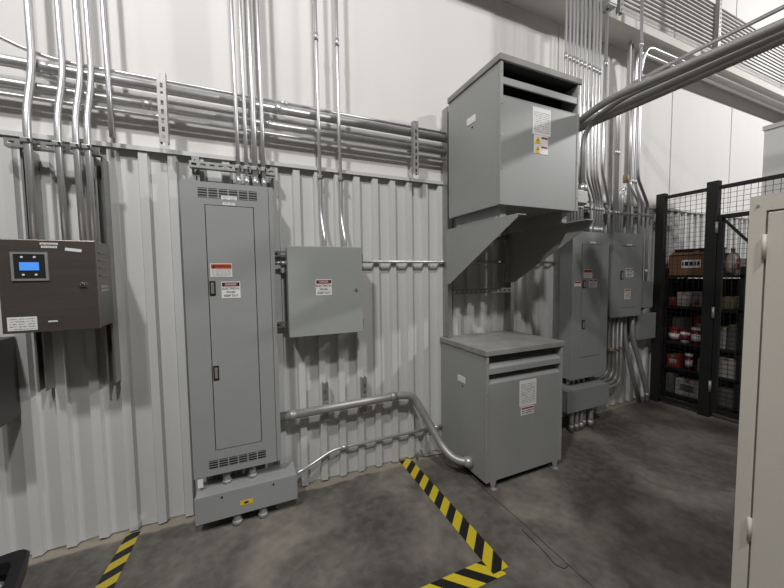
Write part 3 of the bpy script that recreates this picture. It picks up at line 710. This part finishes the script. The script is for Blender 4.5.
# top shelf: opened brown carton with flaps and a white shipping label
t = thing('cardboard_box', 'large brown cardboard box with a white label on the top shelf', 'box', (5.0, -.33, 1.55))
bx0, bx1, by0, by1, bz0, bz1 = SX0+.01, SX1-.05, -.56, -.10, 1.551, 1.80
bm = bmesh.new()
prism(bm, [(bx0, by0, bz0), (bx0, by1, bz0), (bx1, by1, bz0), (bx1, by0, bz0)], (0, 0, .006)); obj('bottom', bm, cardb, t)
obj('front_side', B(bx0, bx0+.006, by0, by1, bz0, bz1), cardb, t); obj('back_side', B(bx1-.006, bx1, by0, by1, bz0, bz1), cardb, t)
obj('left_side', B(bx0, bx1, by1-.006, by1, bz0, bz1), cardb, t); obj('right_side', B(bx0, bx1, by0, by0+.006, bz0, bz1), cardb, t)
bm = B(bx0-.02, bx0+.10, by0+.02, by1-.02, bz1, bz1+.005); bmesh.ops.rotate(bm, verts=bm.verts, matrix=Matrix.Rotation(-.45, 3, 'Y'), cent=(bx0, 0, bz1)); obj('flap', bm, cardb, t)
s = obj('shipping_label', B(bx0-.002, bx0+.001, -.42, -.235, 1.635, 1.735), white, t)
for a, b in ((-.41, -.385), (-.375, -.36), (-.345, -.31), (-.30, -.265), (-.255, -.24)): obj('bar_print', B(bx0-.003, bx0-.001, a, b, 1.66, 1.71), ink, s)
for i, (a, b) in enumerate(((-.545, -.37), (-.335, -.14))):
    t = thing('parts_bin', '%s black tray standing in the opened cardboard box' % ('right', 'left')[i], 'tray', (4.95, (a+b)/2, 1.7), 'black trays')
    obj('tray', B(SX0+.05, SX0+.25, a, b, 1.57, 1.86, bev=.01), plastic, t); obj('rim', B(SX0+.04, SX0+.26, a-.008, b+.008, 1.85, 1.865, bev=.004), plastic, t)
# clear bag and red-white carton at the right on the top shelf
bm = bmesh.new(); bmesh.ops.create_icosphere(bm, subdivisions=3, radius=.075)
for v in bm.verts:
    n = 1+.16*math.sin(v.co.x*31+v.co.z*17)*math.cos(v.co.y*27)
    v.co = Vector((v.co.x*.8*n, v.co.y*1.0*n, max(-.11, v.co.z*1.7*n)))
for f in bm.faces: f.smooth = True
bmesh.ops.translate(bm, vec=(5.0, -.64, 1.662), verts=bm.verts)
t = tag(obj('plastic_bag', bm, plastic_bag, loc=(5.0, -.64, 1.552)), 'crumpled pale plastic bag on the top shelf seen through the gate', 'bag')
obj('knotted_neck', tube(bmesh.new(), [(5.0, -.64, 1.79), (5.01, -.635, 1.82), (5.0, -.64, 1.85)], .02, .02, 8), plastic_bag, t)
carton('white carton with a red label behind the gate on the top shelf', -.762, -.718, 1.551, .17, carton_w, band=carton_r)
# second shelf
carton('low white carton on the shelf under the brown box', -.33, -.195, 1.172, .17, carton_w)
carton('small red carton lying on the shelf under the brown box', -.185, -.105, 1.172, .10, carton_r)
carton('pinkish white packet on the shelf under the brown box', -.44, -.345, 1.172, .09, carton_w, band=carton_r)
carton('small gray carton at the post side of the shelf under the brown box', -.56, -.455, 1.172, .12, carton_g)
carton('flat tan tray carton on the shelf behind the gate', -.70, -.585, 1.172, .13, carton_t)
# third shelf: red and white tubs
def tub(label, yy, z0, r, h, body, lid, group='tubs and cans on the middle shelves', x=None):
    x = SX0+.03+r if x is None else x
    t = thing('storage_tub', label, 'tub', (x, yy, z0), group)
    obj('container', cyl(bmesh.new(), (x, yy, z0), (x, yy, z0+h*.85), r, 18), body, t)
    obj('lid', cyl(bmesh.new(), (x, yy, z0+h*.85), (x, yy, z0+h), r*1.06, 18), lid, t)
    obj('paper_band', cyl(bmesh.new(), (x, yy, z0+h*.2), (x, yy, z0+h*.6), r*1.015, 18), white if body is not white else red_cap, t)
tub('red tub nearest the wall on the middle shelf', -.15, .722, .055, .17, red_cap, red_cap)
tub('white tub with a red band beside the wall-side red tub', -.265, .722, .05, .16, white, red_cap)
tub('wide red can in the middle of the middle shelf', -.375, .722, .05, .20, red_cap, white)
tub('tall white bottle next to the cage post on the middle shelf', -.49, .722, .048, .29, white, red_cap)
carton('tall gray carton at the back of the middle shelf', -.30, -.10, .722, .30, carton_g, x0=SX0+.13, dpt=.28)
carton('red stacked carton at the back of the middle shelf', -.46, -.32, .722, .34, carton_r, x0=SX0+.13, dpt=.28, band=carton_w)
carton('white carton seen through the gate on the middle shelf', -.66, -.575, .722, .24, carton_w)
carton('gray carton seen through the gate on the middle shelf', -.762, -.68, .722, .28, carton_g)
# lower shelves
carton('red carton with a white label on the second shelf from the floor', -.24, -.11, .402, .15, carton_r, band=carton_w)
tub('red bottle with white band on the second shelf from the floor', -.32, .402, .035, .19, red_cap, white)
carton('dark tan carton by the post on the second shelf from the floor', -.56, -.42, .402, .17, carton_t)
carton('pale carton behind the gate on the second shelf from the floor', -.76, -.59, .402, .22, carton_w)
carton('gray carton nearest the wall on the bottom shelf', -.195, -.105, .072, .24, carton_g)
carton('wide pale carton with dark print on the bottom shelf', -.44, -.21, .072, .20, carton_w, band=carton_g)
carton('gray carton with white label by the post on the bottom shelf', -.57, -.455, .072, .24, carton_g, band=carton_w)
carton('dim carton behind the gate on the bottom shelf', -.76, -.60, .072, .2, carton_g)

# ------------------------------------------------------------------ right foreground
c = thing('storage_cabinet', 'beige steel storage cabinet close to the camera', 'cabinet', (1.75, -2.45, 0))
kx, ky0, ky1, kz = 1.483, -2.93, -2.0, 1.832
obj('carcass', B(kx+.02, kx+.48, ky0+.002, ky1-.002, .06, kz-.002, bev=.004), tan, c)
obj('face_frame', frame_bm(-.002+0, .928, .06, kz, .036, .894, .12, kz-.048, -.0, .021), tan, c)
ff = [o for o in c.children if o.name.startswith('face_frame')][0]
bmx = bmesh.new(); bmx.from_mesh(ff.data); bmesh.ops.translate(bmx, vec=Vector((1.75, -2.45, 0)), verts=bmx.verts)
bmesh.ops.rotate(bmx, verts=bmx.verts, matrix=Matrix.Rotation(-PI/2, 3, 'Z'), cent=(0, 0, 0))
bmesh.ops.translate(bmx, vec=(kx-1.75, ky1+2.45, 0), verts=bmx.verts); bmx.to_mesh(ff.data); bmx.free()
obj('plinth', B(kx+.03, kx+.46, ky0+.02, ky1-.02, 0, .06), black, c)
obj('door_gap', B(kx+.0205, kx+.024, ky0+.03, ky1-.03, .10, kz-.035), blackin, c)
for a, b in ((-2.465, -2.041), (-2.889, -2.468)):
    dd = obj('door', B(kx-.003, kx+.0185, a, b, .126, kz-.055, bev=.002), tan, c)
    hy = b+.004 if b > -2.2 else a-.004
    for z in (1.672, 1.0, .755, .30):
        if z == 1.0: continue
        obj('hinge', cyl(bmesh.new(), (kx-.006, hy, z-.038), (kx-.006, hy, z+.038), .0055, 10), tan, dd)
    if b > -2.2: obj('handle', B(kx-.03, kx-.003, a+.03, a+.05, .95, 1.12, bev=.004), galv_dk, dd)
screw(c, kx, -2.018, kz-.03, .004, galv_dk, 'x')
w = thing('tall_enclosure', 'pale gray tall cabinet rising behind the cage rail', 'cabinet', (5.46, -2.0, 0))
obj('body', B(5.02, 5.9, -3.3, -.830, .05, 3.05, bev=.006), lgrey, w)  # length out of view stretched to block the far right lamp
obj('top_cap', B(5.0, 5.92, -3.32, -.822, 3.05, 3.095, bev=.004), lgrey, w); obj('plinth', B(5.05, 5.88, -3.28, -.85, 0, .05), black, w)

# ------------------------------------------------------------------ floor things
tag(obj('hazard_tape', B(1.15, 1.255, -1.195, -.012, .0016, .003), tape_a, loc=(1.15, 0, 0)), 'striped yellow black floor tape from the wall to the corner', 'floor tape')
tag(obj('hazard_tape', B(.2, 1.215, -1.222, -1.102, .0003, .0016), tape_b, loc=(1.255, -1.1, 0)), 'striped yellow black floor tape running left from the corner of the long strip', 'floor tape')
bm = bmesh.new(); prism(bm, [(-.735, -.03, .0004), (-.665, -.035, .0004), (-.695, -.75, .0004), (-.80, -.75, .0004)], (0, 0, .0014))
tag(obj('hazard_tape', bm, tape_c, loc=(-.7, -.03, 0)), 'short striped floor tape left of the wireway', 'floor tape')
conduit('loose_wire', 'thin loose wire lying on the concrete near the floor tape', [(1.521, -1.026, .003), (1.511, -1.21, .003), (1.496, -1.29, .003), (1.52, -1.33,   .003), (1.55, -1.325, .003)], .0018, .05, m=ink, cat='wire', sides=6)

# black tote at the lower left
t = thing('storage_tote', 'black plastic tote in the lower left corner', 'tote', (-1.0, -.95, 0))
def tote(z, grow):
    """rounded outline of the tapered tote at height z"""
    c0, u, v = Vector((-.862, -.735)), Vector((.24, -.97)), Vector((-.97, -.24))
    s = .30*(.5-z)*.35
    q = [c0+u*s+v*s, c0+u*(.62-s)+v*s, c0+u*(.62-s)+v*(.40-s), c0+u*s+v*(.40-s)]
    ctr = sum(q, Vector((0, 0)))/4
    q = [p+(p-ctr).normalized()*grow for p in q]; out = []
    for i in range(4):
        a, b, c = q[i-1], q[i], q[(i+1) % 4]; d = .05
        p, r = b+(a-b).normalized()*d, b+(c-b).normalized()*d
        for k in range(6):
            t = k/5; out.append((p*(1-t)**2+b*2*t*(1-t)+r*t*t).to_3d()+Vector((0, 0, z)))
    return out
def skin(L, closed):
    bm = bmesh.new(); V = [[bm.verts.new(p) for p in q] for q in L]; n = len(L[0])
    for A, Bq in zip(V, V[1:]+(V[:1] if closed else [])):
        for i in range(n): bm.faces.new((A[i], A[(i+1) % n], Bq[(i+1) % n], Bq[i]))
    if not closed: bm.faces.new(V[0][::-1]); bm.faces.new(V[-1])
    bmesh.ops.recalc_face_normals(bm, faces=bm.faces); return bm
obj('tub', skin([tote(0, 0), tote(.47, 0), tote(.47, -.02), tote(.03, -.02)], False), plastic, t)
obj('rim', skin([tote(.43, .012), tote(.43, .03), tote(.488, .034), tote(.5, .022), tote(.5, -.04), tote(.46, -.045), tote(.45, -.012)], True), plastic, t)
obj('handle_grip', tube(bmesh.new(), [(-.90, -.80, .43), (-.93, -.81, .40), (-.99, -.825, .40), (-1.02, -.832, .43)], .012, .02, 10), galv, t)

# ------------------------------------------------------------------ lamps
def lamp(name, p, target, power, sx, sy, col=(1, .995, .99)):
    l = bpy.data.lights.new(name, 'AREA'); l.shape = 'RECTANGLE'; l.size = sx; l.size_y = sy; l.energy = power; l.color = col
    o = bpy.data.objects.new(name, l); COL.objects.link(o); o.location = p
    o.rotation_euler = (Vector(target)-Vector(p)).to_track_quat('-Z', 'Y').to_euler()
    return o
lamp('high_bay_lamp', (-1.65, -2.85, 5.55), (-1.0, 0, 1.8), 128, .26, .22)
lamp('high_bay_lamp', (-3.9, -3.1, 5.6), (-2.5, 0, 2), 16, .35, .3)
lamp('high_bay_lamp', (.35, -4.3, 5.9), (2.4, -.8, .6), 128, .3, .24)
lamp('high_bay_lamp', (9.0, -4.3, 5.7), (5, 0, 3.2), 330, .5, .35)
W = bpy.data.worlds.new('World'); S.world = W; W.use_nodes = True
W.node_tree.nodes['Background'].inputs[0].default_value = (1, .98, .95, 1); W.node_tree.nodes['Background'].inputs[1].default_value = .3

# ------------------------------------------------------------------ camera
f, yaw, pitch, roll = 332.15, math.radians(23.697), math.radians(-3.338), math.radians(-.731)
fw = Vector((math.sin(yaw)*math.cos(pitch), math.cos(yaw)*math.cos(pitch), math.sin(pitch)))
r = Vector((math.cos(yaw), -math.sin(yaw), 0)); u = r.cross(fw)
r2 = r*math.cos(roll)+u*math.sin(roll); u2 = -r*math.sin(roll)+u*math.cos(roll)
cam = bpy.data.cameras.new('camera'); co = bpy.data.objects.new('camera', cam); COL.objects.link(co)
cam.sensor_width = 36; cam.lens = 36*f/784; cam.clip_start = .02
co.matrix_world = Matrix(((r2.x, u2.x, -fw.x, 0), (r2.y, u2.y, -fw.y, -2.522), (r2.z, u2.z, -fw.z, 1.6), (0, 0, 0, 1)))
S.camera = co
S.view_settings.view_transform = 'Standard'; S.view_settings.look = 'None'; S.view_settings.gamma = 1
S.view_settings.use_curve_mapping = False; S.view_settings.exposure = .0
